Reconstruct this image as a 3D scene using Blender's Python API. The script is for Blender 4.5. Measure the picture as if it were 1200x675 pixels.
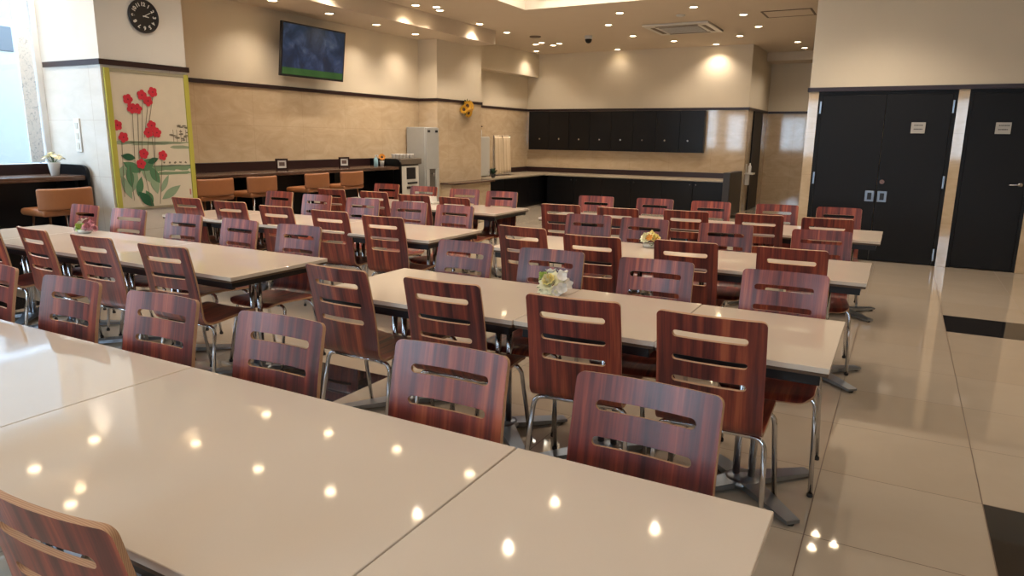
import bpy, bmesh, math, random
from math import sin, cos, pi, radians, sqrt, hypot, atan2
from mathutils import Vector, Matrix
random.seed(7)
for o in list(bpy.data.objects): bpy.data.objects.remove(o, do_unlink=True)
S = bpy.context.scene
COL = S.collection

# ------------------------------------------------------------------ camera
YAW, PITCH, ROLL, FPX, HCAM = 0.500214, 0.211060, 0.012734, 822.59, 1.48
F = Vector((-sin(YAW)*cos(PITCH), cos(YAW)*cos(PITCH), -sin(PITCH)))
Rt = Vector((cos(YAW), sin(YAW), 0)); U = Rt.cross(F)
c_, s_ = cos(ROLL), sin(ROLL)
X_ = c_*Rt + s_*U; Y_ = -s_*Rt + c_*U
cd = bpy.data.cameras.new('camera'); cam = bpy.data.objects.new('camera', cd); COL.objects.link(cam)
m = Matrix((X_, Y_, -F)).transposed().to_4x4(); m.translation = Vector((0, 0, HCAM)); cam.matrix_world = m
cd.sensor_width = 36; cd.lens = FPX/1200*36; cd.clip_start = 0.05; cd.clip_end = 200
S.camera = cam
# ------------------------------------------------------------------ colour management, world
vs = S.view_settings; vs.view_transform = 'Standard'; vs.look = 'None'; vs.gamma = 1; vs.use_curve_mapping = False
vs.exposure = 0.86
W = bpy.data.worlds.new('sky'); S.world = W; W.use_nodes = True
bg = W.node_tree.nodes['Background']; bg.inputs[0].default_value = (0.68, 0.83, 1.0, 1); bg.inputs[1].default_value = 7.0
SPOT_W = 27.0; WARM = (1.0, 0.83, 0.66)
def area(name, loc, rot, sx, sy, energy, col=(1, 1, 1), portal=False):
    l = bpy.data.lights.new(name, 'AREA'); l.shape = 'RECTANGLE'; l.size = sx; l.size_y = sy; l.energy = energy; l.color = col
    if portal: l.cycles.is_portal = True
    o = bpy.data.objects.new(name, l); o.location = loc; o.rotation_euler = rot; COL.objects.link(o); return o
area('window_portal', (-7.62, 0.5, 2.1), (0, radians(-90), 0), 1.9, 7.0, 1, portal=True)
for _x, _w in ((-6.9, .8), (-5.0, 1.2), (-2.5, 1.4), (1.2, 1.2)): area('window_portal', (_x, -3.2, 1.85), (radians(90), 0, 0), _w, 1.7, 1, portal=True)

# ------------------------------------------------------------------ materials
def lin(c):
    return tuple(((v/255)/12.92 if v/255 <= .04045 else ((v/255+.055)/1.055)**2.4) for v in c)+(1,)
class NT:
    def __init__(s, name):
        s.m = bpy.data.materials.new(name); s.m.use_nodes = True; s.t = s.m.node_tree; s.N = s.t.nodes; s.L = s.t.links
        s.b = s.N['Principled BSDF']
    def n(s, typ, **kw):
        x = s.N.new(typ)
        for k, v in kw.items(): setattr(x, k, v)
        return x
    def put(s, v, inp):
        if hasattr(v, 'is_linked'): s.L.new(v, inp)
        else: inp.default_value = v
    def math(s, op, a, b=0.0):
        x = s.n('ShaderNodeMath', operation=op); s.put(a, x.inputs[0]); s.put(b, x.inputs[1]); return x.outputs[0]
    def mix(s, f, a, b):
        x = s.n('ShaderNodeMix', data_type='RGBA'); s.put(f, x.inputs[0]); s.put(a, x.inputs[6]); s.put(b, x.inputs[7]); return x.outputs[2]
    def obj(s): return s.n('ShaderNodeTexCoord').outputs['Object']
    def mapp(s, v, sc, loc=(0, 0, 0)):
        x = s.n('ShaderNodeMapping'); s.L.new(v, x.inputs[0]); x.inputs['Scale'].default_value = sc; x.inputs['Location'].default_value = loc; return x.outputs[0]
    def noise(s, v, sc, det=4, rough=.55, dist=0):
        x = s.n('ShaderNodeTexNoise'); s.L.new(v, x.inputs['Vector']); x.inputs['Scale'].default_value = sc
        x.inputs['Detail'].default_value = det; x.inputs['Roughness'].default_value = rough; x.inputs['Distortion'].default_value = dist; return x.outputs[0]
    def ramp(s, f, stops):
        x = s.n('ShaderNodeValToRGB'); e = x.color_ramp.elements
        while len(e) < len(stops): e.new(.5)
        for el, (p, c) in zip(e, stops): el.position = p; el.color = c
        s.L.new(f, x.inputs[0]); return x.outputs[0]
    def set(s, col=None, rough=None, metal=None, spec=None, coat=None, croug=None):
        if col is not None: s.put(col, s.b.inputs['Base Color'])
        if rough is not None: s.put(rough, s.b.inputs['Roughness'])
        if metal is not None: s.b.inputs['Metallic'].default_value = metal
        if spec is not None: s.b.inputs['Specular IOR Level'].default_value = spec
        if coat is not None: s.b.inputs['Coat Weight'].default_value = coat
        if croug is not None: s.b.inputs['Coat Roughness'].default_value = croug
        return s
    def bump(s, h, st, d=.01):
        x = s.n('ShaderNodeBump'); s.L.new(h, x.inputs['Height']); x.inputs['Strength'].default_value = st; x.inputs['Distance'].default_value = d
        s.L.new(x.outputs[0], s.b.inputs['Normal'])
def plain(name, rgb, rough=.5, metal=0, var=.06, sc=8, **kw):
    t = NT(name); c = lin(rgb); n = t.noise(t.obj(), sc, 3)
    a = tuple(max(0, v*(1-var)) for v in c[:3])+(1,); b = tuple(min(1, v*(1+var)) for v in c[:3])+(1,)
    t.set(t.mix(n, a, b), rough, metal, **kw); return t.m
def emis(name, rgb, st):
    t = NT(name); t.set((0.8, 0.8, 0.8, 1), .5); t.b.inputs['Emission Color'].default_value = lin(rgb); t.b.inputs['Emission Strength'].default_value = st; return t.m

M = {}
def mk_veneer():
    t = NT('veneer'); v = t.obj()
    info = t.n('ShaderNodeObjectInfo'); off = t.math('MULTIPLY', info.outputs['Random'], 37.0)
    cmb = t.n('ShaderNodeCombineXYZ'); t.L.new(off, cmb.inputs[0]); t.L.new(off, cmb.inputs[1])
    add = t.n('ShaderNodeVectorMath', operation='ADD'); t.L.new(v, add.inputs[0]); t.L.new(cmb.outputs[0], add.inputs[1])
    a = t.noise(t.mapp(add.outputs[0], (26, 2.0, 1.1)), 1.0, 4, .6, .25)
    b = t.noise(t.mapp(add.outputs[0], (120, 4, 3.5)), 1.0, 3, .6)
    f = t.math('ADD', t.math('MULTIPLY', a, .8), t.math('MULTIPLY', b, .2))
    col = t.ramp(f, [(.33, lin((62, 24, 24))), (.44, lin((98, 40, 36))), (.54, lin((134, 56, 42))), (.66, lin((178, 90, 58)))])
    hsv = t.n('ShaderNodeHueSaturation'); t.L.new(col, hsv.inputs['Color'])
    t.L.new(t.math('ADD', t.math('MULTIPLY', info.outputs['Random'], .3), .82), hsv.inputs['Value'])
    t.set(hsv.outputs[0], .36, coat=.32, croug=.26); return t.m
M['veneer'] = mk_veneer()
def mk_ply():
    t = NT('plywood_edge'); w = t.n('ShaderNodeTexWave', wave_type='BANDS', bands_direction='Y'); t.L.new(t.obj(), w.inputs[0]); w.inputs['Scale'].default_value = 90
    t.set(t.mix(t.math('MULTIPLY', w.outputs[1], .8), lin((176, 130, 98)), lin((206, 168, 132))), .5); return t.m
M['ply'] = mk_ply()
M['chrome'] = plain('chrome', (205, 205, 208), .12, 1, .02)
M['steel'] = plain('brushed_steel', (150, 158, 168), .28, 1, .06)
M['black'] = plain('black_satin', (26, 24, 26), .38, 0, .1)
M['rubber'] = plain('dark_rubber', (34, 30, 28), .7)
M['edge'] = plain('brown_edge_band', (92, 70, 52), .45)
def mk_top():
    t = NT('cream_laminate'); n = t.noise(t.obj(), 2.2, 3); n2 = t.noise(t.obj(), 300, 2)
    c = t.mix(n, lin((222, 208, 192)), lin((229, 216, 201)))
    t.set(t.mix(t.math('MULTIPLY', n2, .12), c, lin((190, 174, 156))), 0.05, spec=.5)
    return t.m
M['top'] = mk_top()
def mk_floor():
    t = NT('polished_floor_tile'); sp = t.n('ShaderNodeSeparateXYZ'); t.L.new(t.n('ShaderNodeTexCoord').outputs['Object'], sp.inputs[0])
    s = .628
    u = t.math('DIVIDE', t.math('SUBTRACT', sp.outputs[0], .450), s); v = t.math('DIVIDE', t.math('SUBTRACT', sp.outputs[1], 2.692), s)
    def edge(q):
        fr = t.math('FRACT', q); d = t.math('ABSOLUTE', t.math('SUBTRACT', fr, .5)); return t.math('GREATER_THAN', d, .4965)
    g = t.math('MAXIMUM', edge(u), edge(v))
    def six(q):
        fl = t.math('FLOOR', q); r = t.math('FRACT', t.math('ADD', t.math('DIVIDE', fl, 6.0), .001)); return t.math('LESS_THAN', r, .1)
    blk = t.math('MULTIPLY', six(u), six(v))
    cm = t.n('ShaderNodeCombineXYZ'); t.L.new(t.math('FLOOR', u), cm.inputs[0]); t.L.new(t.math('FLOOR', v), cm.inputs[1])
    wn = t.n('ShaderNodeTexWhiteNoise'); t.L.new(cm.outputs[0], wn.inputs[0])
    nz = t.noise(t.obj(), 3.0, 5, .6, .6)
    base = t.mix(nz, lin((176, 164, 148)), lin((188, 176, 160)))
    base = t.mix(t.math('MULTIPLY', wn.outputs[0], .25), base, lin((164, 146, 122)))
    base = t.mix(blk, base, lin((34, 32, 32)))
    base = t.mix(g, base, lin((92, 70, 52)))
    t.set(base, t.math('ADD', t.math('MULTIPLY', g, .4), .035), spec=.8); return t.m
M['floor'] = mk_floor()
def mk_marble(cs=((188, 166, 136), (197, 176, 146), (206, 187, 158))):
    t = NT('polished_marble'); o = t.obj(); n = t.noise(t.mapp(o, (1, 1, 2.2)), 2.4, 7, .62, 1.2)
    base = t.ramp(n, [(.3, lin(cs[0])), (.5, lin(cs[1])), (.7, lin(cs[2]))])
    sp = t.n('ShaderNodeSeparateXYZ'); t.L.new(o, sp.inputs[0])
    def ln(q, s, k):
        fr = t.math('FRACT', t.math('DIVIDE', q, s)); return t.math('LESS_THAN', fr, k)
    j = t.math('MAXIMUM', ln(sp.outputs[2], .53, .006), ln(t.math('ADD', sp.outputs[0], sp.outputs[1]), .9, .004))
    t.set(t.mix(t.math('MULTIPLY', j, .5), base, lin((150, 126, 98))), .06, spec=.6); return t.m
M['marble'] = mk_marble(); M['marble_skylit'] = mk_marble(((208, 202, 192), (214, 208, 198), (220, 214, 206)))  # second copy is whiter: sky light on the left column put into the colour
M['wallpaper'] = plain('cream_wallpaper', (218, 206, 184), .8, 0, .03, 3)
M['wallpaper_skylit'] = plain('skylit_wallpaper', (214, 211, 204), .8, 0, .03, 3)  # cream wallpaper whitened for the left column, daylight painted in
M['ceil'] = plain('ceiling_paint', (206, 192, 172), .85, 0, .02, 3)
M['trim'] = plain('dark_brown_trim', (44, 24, 24), .35)
M['white'] = plain('white_plastic', (224, 222, 216), .4)
M['offwhite'] = plain('off_white_enamel', (205, 202, 192), .35)
M['door'] = plain('black_door_laminate', (20, 19, 20), .45, 0, .12, 20, spec=.25)
M['cab'] = plain('black_cabinet_laminate', (15, 14, 15), .3, 0, .1, spec=.3)
def mk_dwood():
    t = NT('dark_wood_grain'); n = t.noise(t.mapp(t.obj(), (8, 1.0, 14)), 1.6, 6, .65, .4)
    t.set(t.ramp(n, [(.3, lin((40, 28, 24))), (.5, lin((84, 62, 50))), (.7, lin((128, 104, 86)))]), .25); return t.m
M['dwood'] = mk_dwood()
M['tan'] = plain('tan_leatherette', (152, 98, 60), .45, 0, .08, 30)
M['frame_green'] = plain('yellow_green_border', (176, 170, 70), .6)
M['canvas'] = plain('pale_paper', (206, 196, 174), .7)
M['winframe'] = plain('white_window_frame', (226, 230, 232), .35)
M['glassp'] = None
def mk_glass():
    t = NT('window_glass'); tr = t.n('ShaderNodeBsdfTransparent'); gl = t.n('ShaderNodeBsdfGlossy'); gl.inputs['Roughness'].default_value = .02
    tr.inputs[0].default_value = (.93, .96, .97, 1); mx = t.n('ShaderNodeMixShader'); mx.inputs[0].default_value = .035
    t.L.new(tr.outputs[0], mx.inputs[1]); t.L.new(gl.outputs[0], mx.inputs[2]); t.L.new(mx.outputs[0], t.N['Material Output'].inputs[0]); return t.m
M['glassp'] = mk_glass()
M['lamp'] = emis('lamp_glow', (255, 226, 180), 14.0)
M['panel_light'] = emis('panel_glow', (255, 244, 224), 5.0)

# ------------------------------------------------------------------ mesh helpers
class MB:
    def __init__(s): s.bm = bmesh.new()
    def box(s, x0, x1, y0, y1, z0, z1, mi=0):
        vs_ = [s.bm.verts.new(p) for p in ((x0, y0, z0), (x1, y0, z0), (x1, y1, z0), (x0, y1, z0), (x0, y0, z1), (x1, y0, z1), (x1, y1, z1), (x0, y1, z1))]
        for f in ((0, 3, 2, 1), (4, 5, 6, 7), (0, 1, 5, 4), (1, 2, 6, 5), (2, 3, 7, 6), (3, 0, 4, 7)):
            fc = s.bm.faces.new([vs_[i] for i in f]); fc.material_index = mi
        return s
    def rbox(s, x0, x1, y0, y1, z0, z1, r=.005, seg=2, mi=0):
        b = bmesh.new(); t = MB(); t.bm.free(); t.bm = b; t.box(x0, x1, y0, y1, z0, z1)
        bmesh.ops.bevel(b, geom=list(b.edges), offset=r, segments=seg, affect='EDGES', profile=.5)
        for f in b.faces: f.tag = sum(1 for q_ in f.normal if abs(q_) > .999) == 1
        s.merge(b, mi, True); return s
    def merge(s, b, mi=0, smooth=False):
        b.verts.index_update(); mp = {}
        for v in b.verts: mp[v.index] = s.bm.verts.new(v.co)
        for f in b.faces:
            n = s.bm.faces.new([mp[v.index] for v in f.verts]); n.material_index = mi; n.smooth = smooth and not f.tag
        b.free()
    def tube(s, pts, r, seg=10, mi=0, cap=True):
        pts = [Vector(p) for p in pts]; rs = r if isinstance(r, (list, tuple)) else [r]*len(pts)
        rings = []; up = None
        for i, p in enumerate(pts):
            d = (pts[min(i+1, len(pts)-1)]-pts[max(i-1, 0)]).normalized()
            if up is None:
                up = Vector((0, 0, 1)) if abs(d.z) < .9 else Vector((1, 0, 0))
            a = d.cross(up).normalized(); up = a.cross(d).normalized()
            rings.append([s.bm.verts.new(p+rs[i]*(cos(2*pi*k/seg)*a+sin(2*pi*k/seg)*up)) for k in range(seg)])
        for a, b in zip(rings, rings[1:]):
            for k in range(seg):
                f = s.bm.faces.new((a[k], a[(k+1) % seg], b[(k+1) % seg], b[k])); f.smooth = True; f.material_index = mi
        if cap:
            for q in (rings[0], rings[-1]):
                f = s.bm.faces.new(q); f.material_index = mi
        return s
    def lathe(s, prof, c=(0, 0, 0), seg=24, mi=0, axis='Z', cap=True):
        rings = []
        def P(r, h, a):
            if axis == 'Z': return (c[0]+r*cos(a), c[1]+r*sin(a), c[2]+h)
            if axis == 'X': return (c[0]+h, c[1]+r*cos(a), c[2]+r*sin(a))
            return (c[0]+r*cos(a), c[1]+h, c[2]+r*sin(a))
        for r, h in prof:
            rings.append([s.bm.verts.new(P(max(r, 1e-4), h, 2*pi*k/seg)) for k in range(seg)])
        for a, b in zip(rings, rings[1:]):
            for k in range(seg):
                f = s.bm.faces.new((a[k], a[(k+1) % seg], b[(k+1) % seg], b[k])); f.smooth = True; f.material_index = mi
        for q in ((rings[0], rings[-1]) if cap else ()):
            f = s.bm.faces.new(q); f.material_index = mi
        return s
    def poly(s, pts, off, mi=0):
        """flat polygon extruded by vector off"""
        a = [s.bm.verts.new(p) for p in pts]; b = [s.bm.verts.new(Vector(p)+Vector(off)) for p in pts]; n = len(pts)
        fs = [s.bm.faces.new(a[::-1]), s.bm.faces.new(b)]+[s.bm.faces.new((a[i], a[(i+1) % n], b[(i+1) % n], b[i])) for i in range(n)]
        for f in fs: f.material_index = mi
        return s
    def grid(s, fn, nu, nv, mi=0):
        g = [[s.bm.verts.new(fn(i/nu, j/nv)) for i in range(nu+1)] for j in range(nv+1)]
        for j in range(nv):
            for i in range(nu):
                f = s.bm.faces.new((g[j][i], g[j][i+1], g[j+1][i+1], g[j+1][i])); f.smooth = True; f.material_index = mi
        return s
    def build(s, name, mats, parent=None, fix=True):
        if fix: bmesh.ops.recalc_face_normals(s.bm, faces=s.bm.faces)
        me = bpy.data.meshes.new(name); s.bm.to_mesh(me); s.bm.free()
        for x in (mats if isinstance(mats, (list, tuple)) else [mats]): me.materials.append(M[x] if isinstance(x, str) else x)
        o = bpy.data.objects.new(name, me); COL.objects.link(o)
        if parent: o.parent = parent
        return o
def struct(o): o['kind'] = 'structure'; return o
def thing(name, label, cat, loc=(0, 0, 0), rz=0, group=None):
    o = bpy.data.objects.new(name, None); COL.objects.link(o); o.empty_display_size = .1
    o.location = loc; o.rotation_euler = (0, 0, rz); o['label'] = label; o['category'] = cat
    if group: o['group'] = group
    return o
def tag(o, label, cat, group=None):
    o['label'] = label; o['category'] = cat
    if group: o['group'] = group
    return o
def solid(o, th, off=-1, rim=1):
    md = o.modifiers.new('solid', 'SOLIDIFY'); md.thickness = th; md.offset = off; md.material_offset_rim = rim; md.use_even_offset = True
    return bake(o)
def bake(o):
    dg = bpy.context.evaluated_depsgraph_get(); dg.update(); me = bpy.data.meshes.new_from_object(o.evaluated_get(dg))
    me.name = o.name; o.modifiers.clear(); o.data = me
    if len(me.materials) > 1 and me.materials[1].name == 'plywood_edge':
        k_ = bmesh.new(); k_.from_mesh(me)
        ed = [e_ for e_ in k_.edges if len(e_.link_faces) == 2 and e_.link_faces[0].material_index != e_.link_faces[1].material_index]
        bmesh.ops.split_edges(k_, edges=ed); k_.to_mesh(me); k_.free()
    return o
def copy_tree(o, parent=None):
    c = o.copy(); COL.objects.link(c)
    if parent: c.parent = parent
    for ch in list(o.children): copy_tree(ch, c)
    return c
HT = 2.12   # height of the dark picture rail
# ------------------------------------------------------------------ STRUCTURE
ZC, ZS = 3.38, 3.14
struct(MB().box(-8.3, 4.2, -3.3, 18.0, -.1, 0).build('floor', 'floor'))
# ceiling with a coffer opening
CX0, CX1, CY0, CY1 = -5.3, -1.9, 8.4, 10.0
b = MB(); T = .12
b.box(-6.8, CX0, -3.2, 18.0, ZC, ZC+T); b.box(CX1, 4.2, -3.2, 18, ZC, ZC+T); b.box(CX0, CX1, -3.2, CY0, ZC, ZC+T); b.box(CX0, CX1, CY1, 18, ZC, ZC+T)
b.box(-8.3, -6.8, 11.68, 18, ZC, ZC+T)
for a in ((CX0-.05, CX0, CY0-.05, CY1+.05), (CX1, CX1+.05, CY0-.05, CY1+.05), (CX0, CX1, CY0-.05, CY0), (CX0, CX1, CY1, CY1+.05)): b.box(*a, ZC+T, ZC+.5)
b.box(CX0-.05, CX1+.05, CY0-.05, CY1+.05, ZC+.5, ZC+.6)
struct(b.build('ceiling', 'ceil'))
struct(MB().box(-8.3, -6.8, -3.2, 11.68, ZS, ZC+T).build('trim_1', 'ceil'))['label'] = 'lowered ceiling strip along the left wall'
def wall(name, x0, x1, y0, y1, z1=ZC, z0=0, mats=('marble', 'wallpaper')):
    b = MB(); b.box(x0, x1, y0, y1, z0, HT, 0); b.box(x0, x1, y0, y1, HT, z1, 1); return struct(b.build(name, list(mats)))
wall('wall_left', -8.3, -7.75, 5.0, 10.6, ZS)
wall('wall_column_left', -7.75, -6.6, 4.09, 5.0, ZS, 0, ('marble_skylit', 'wallpaper_skylit'))  # whiter finishes carry painted-in window daylight
wall('wall_column_back', -8.3, -7.35, 10.6, 12.1, ZC-.0)
wall('wall_recess', -8.3, -8.0, 12.1, 15.3)
b = MB(); b.box(-8.299, -7.72, 12.1, 15.299, 2.86, ZC); struct(b.build('trim_2', 'wallpaper'))['label'] = 'boxed soffit over the recess'
wall('wall_back', -8.3, -2.9, 15.3, 15.6)
wall('wall_passage_left', -3.2, -2.9, 15.6, 17.6)
wall('wall_passage_back', -3.2, 4.2, 17.6, 17.9)
struct(MB().box(-2.9, 4.2, 16.9, 17.6, 3.2, ZC).build('trim_3', 'ceil'))
# wall behind the doors
b = MB(); D = 9.93
b.box(-1.15, -1.035, D, D+.25, 0, HT, 0); b.box(.475, .585, D, D+.25, 0, HT, 0); b.box(1.28, 4.2, D, D+.25, 0, HT, 0)
b.box(-1.15, 4.2, D, D+.25, HT, ZC, 1); b.box(-1.035, .475, D+.12, D+.25, 0, HT, 1); b.box(.585, 1.28, D+.12, D+.25, 0, HT, 1)
struct(b.build('wall_doors', ['marble', 'wallpaper']))
wall('wall_right', 4.0, 4.25, -3.2, 17.9)
# window walls (left, front)
b = MB(); b.box(-7.75, -7.5, -3.2, 4.09, 0, 1.12, 0); b.box(-7.75, -7.5, -3.2, 4.09, 3.0, ZS, 1); b.box(-7.75, -7.5, -3.2, -3.0, 1.12, 3.0, 1)
struct(b.build('wall_windows', ['marble', 'wallpaper']))
b = MB(); b.box(-7.5, 4.0, -3.3, -3.0, 0, 1.02, 0); b.box(-7.5, 4.0, -3.3, -3, 2.66, ZC, 1); [b.box(p, q, -3.3, -3, 1.02, 2.66, 1) for p, q in ((-7.5, -7.3), (-6.5, -5.6), (-4.4, -3.2), (-1.8, .6), (1.8, 4.0))]
struct(b.build('wall_front', ['marble', 'wallpaper']))
def window(n, axis, pos, a0, a1, z0, z1, nm):
    w = .05; root = None
    b = MB()
    def bx(p0, p1, za, zb):
        if axis == 'Y': b.box(pos-.05, pos+.05, p0, p1, za, zb)
        else: b.box(p0, p1, pos-.05, pos+.05, za, zb)
    bx(a0, a1, z0, z0+w); bx(a0, a1, z1-w, z1)
    for k in range(nm+1):
        c = a0+(a1-a0)*k/nm; c = min(max(c, a0+w/2), a1-w/2); bx(c-w/2, c+w/2, z0+w, z1-w)
    o = struct(b.build('window_%d' % n, 'winframe'))
    for k in range(nm):
        p0 = a0+(a1-a0)*k/nm+w/2; p1 = a0+(a1-a0)*(k+1)/nm-w/2; g = MB()
        if axis == 'Y': g.box(pos-.004, pos+.004, p0, p1, z0+w, z1-w)
        else: g.box(p0, p1, pos-.004, pos+.004, z0+w, z1-w)
        g.build('pane', 'glassp', o)
    return o
w1 = window(1, 'Y', -7.6, -3.0, 4.09, 1.12, 3.0, 3)
for _n, _a, _b, _k in ((2, -7.3, -6.5, 1), (3, -5.6, -4.4, 2), (4, -3.2, -1.8, 2), (5, .6, 1.8, 2)): window(_n, 'X', -3.14, _a, _b, 1.02, 2.66, _k)
# patterned film strip next to the column
t = NT('patterned_window_film'); n = t.noise(t.obj(), 26, 3, .6, 1.4)
t.set(t.ramp(n, [(.30, lin((170, 184, 198))), (.44, lin((222, 230, 236))), (.8, lin((236, 240, 244)))]), .4)
t.b.inputs['Transmission Weight'].default_value = 0; M['film'] = t.m
o = MB().box(-7.585, -7.575, 3.90, 4.03, 1.18, 2.94).build('patterned_film', 'film', w1); o['label'] = 'pale mottled patterned strip'
# picture rail
def rail(n, x0, x1, y0, y1, z=HT): struct(MB().box(x0, x1, y0, y1, z-.025, z+.025).build('trim_%d' % n, 'trim'))
e = .02
rail(4, -7.75, -7.75+e, 5.0, 10.6); rail(5, -6.6, -6.6+e, 4.09-e, 5.0+e); rail(6, -7.5, -6.6, 4.09-e, 4.09); rail(7, -7.35, -7.35+e, 10.6-e, 12.1+e); rail(8, -7.75+e, -7.35, 10.6-e, 10.6)
rail(9, -8.0, -8+e, 12.1, 15.3); rail(10, -8+e, -2.9+e, 15.3-e, 15.3); rail(11, -2.9, -2.9+e, 15.3, 17.6); rail(12, -2.9+e, 4.0, 17.6-e, 17.6)
rail(13, -1.15-e, 4.0, D-e, D); rail(14, -1.15-e, -1.15, D, D+.25); rail(15, -7.75+e, -6.6, 5.0, 5.0+e)
# dark passage door on the left wall of the passage
o = struct(MB().box(-2.9, -2.87, 15.84, 16.86, 0, 2.09).build('door_3', 'door'))
# outside: pavement
struct(MB().box(-30, -8.31, -20, 20, -.2, -.02).build('ground_outside', plain('asphalt', (150, 150, 150), .9)))

# ------------------------------------------------------------------ DOORS
def col0(n_, rgb, r_):
    if n_ not in M: M[n_] = plain(n_, rgb, r_)
    return n_
def hinge(parent, x, z): MB().rbox(x-.012, x+.012, D-.018, D+.01, z-.075, z+.075, .004).build('hinge', 'steel', parent)
def plate(parent, x0, x1, z0, z1):
    o = MB().rbox(x0, x1, D+.002, D+.014, z0, z1, .003).build('sign_plate', col0('sign_grey', (176, 172, 164), .4), parent); b = MB()
    random.seed(int(x0*100))
    for r in range(2):
        zz = z1-.035-.045*r; x = x0+.03
        while x < x1-.03:
            w_ = random.choice((.008, .011, .013)); b.box(x, x+w_, D+.0005, D+.002, zz-.006, zz+.006); x += w_+.005
    b.build('lettering', 'black', o)
d1 = struct(MB().box(-1.035, -.99, D+.02, D+.12, 0, 2.095).box(.43, .475, D+.02, D+.12, 0, 2.095).box(-.99, .43, D+.02, D+.12, 2.05, 2.095).build('door_1', 'door'))
l1 = MB().rbox(-.988, -.267, D+.015, D+.06, .01, 2.048, .003).build('left_leaf', 'door', d1)
l2 = MB().rbox(-.263, .428, D+.015, D+.06, .01, 2.048, .003).build('right_leaf', 'door', d1)
for z in (1.9, 1.02, .14): hinge(d1, -1.0, z); hinge(d1, .44, z)
plate(l2, .03, .18, 1.59, 1.72)
for par, x0 in ((l1, -.385), (l2, -.245)):
    o = MB().rbox(x0, x0+.105, D+.004, D+.018, .75, .885, .004).build('flush_pull', 'steel', par)
    MB().rbox(x0+.028, x0+.076, D-.004, D+.006, .775, .86, .003).build('pull_cup', 'black', o)
MB().lathe([(.028, -.012), (.03, 0), (.018, .004), (.016, .018)], (-.21, D+.0, 1.0), 16, axis='Y').build('door_lock', 'chrome', l2)
d2 = struct(MB().box(.585, .625, D+.02, D+.12, 0, 2.095).box(1.245, 1.28, D+.02, D+.12, 0, 2.095).box(.625, 1.245, D+.02, D+.12, 2.05, 2.095).build('door_2', 'door'))
l3 = MB().rbox(.627, 1.243, D+.015, D+.06, .01, 2.048, .003).build('leaf', 'door', d2)
plate(l3, .88, 1.03, 1.59, 1.72)
h = MB().lathe([(.026, 0), (.026, -.012), (.011, -.014), (.011, -.045)], (1.2, D+.015, 1.02), 16, axis='Y'); h.tube([(1.2, D-.035, 1.02), (1.16, D-.04, 1.02), (1.09, D-.035, 1.015)], .009)
h.build('lever_handle', 'chrome', l3)

# ------------------------------------------------------------------ CHAIR
def profile():
    """chair shell centre line, local: back plane near y=0, seat towards +y. returns (pts, cumulative length)"""
    P = [(.45, .416), (.44, .428), (.42, .435), (.37, .437), (.28, .432), (.20, .426), (.13, .421), (.085, .420)]
    cx, cz, r = .085, .475, .055
    for k in range(1, 8): a = radians(270-k*11.5); P.append((cx+r*cos(a), cz+r*sin(a)))
    P += [(.0270, .52), (.022, .58), (.014, .64), (.004, .70), (-.008, .76), (-.022, .82), (-.035, .875)]
    return [Vector((0, p[0], p[1])) for p in P]
PR = profile(); CUM = [0]
for a, b_ in zip(PR, PR[1:]): CUM.append(CUM[-1]+(b_-a).length)
LEN = CUM[-1]
def at(s):
    s = min(max(s, 0), LEN)
    for i in range(len(CUM)-1):
        if s <= CUM[i+1]+1e-9:
            f = (s-CUM[i])/(CUM[i+1]-CUM[i]); return PR[i].lerp(PR[i+1], f)
    return PR[-1]
SB = CUM[9]      # split between seat and backrest
def sz(z):       # arc length at back height z
    for i in range(12, len(PR)-1):
        if PR[i].z <= z <= PR[i+1].z: return CUM[i]+(z-PR[i].z)/(PR[i+1].z-PR[i].z)*(CUM[i+1]-CUM[i])
HW = .197; SW = .134
def bend(u, s):
    p = at(s); k = max(0, min(1, (s-SB)/(LEN-SB))); k2 = max(0, 1-s/SB) if s < SB else 0
    curv = -.020*min(1, k*2.5)
    y = p.y + curv*(1-(u/HW)**2) if s > SB else p.y
    z = p.z + (-.010*(1-(u/HW)**2)*min(1, (SB-s)*8) if s < SB else 0)
    return Vector((u, y, z))
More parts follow.
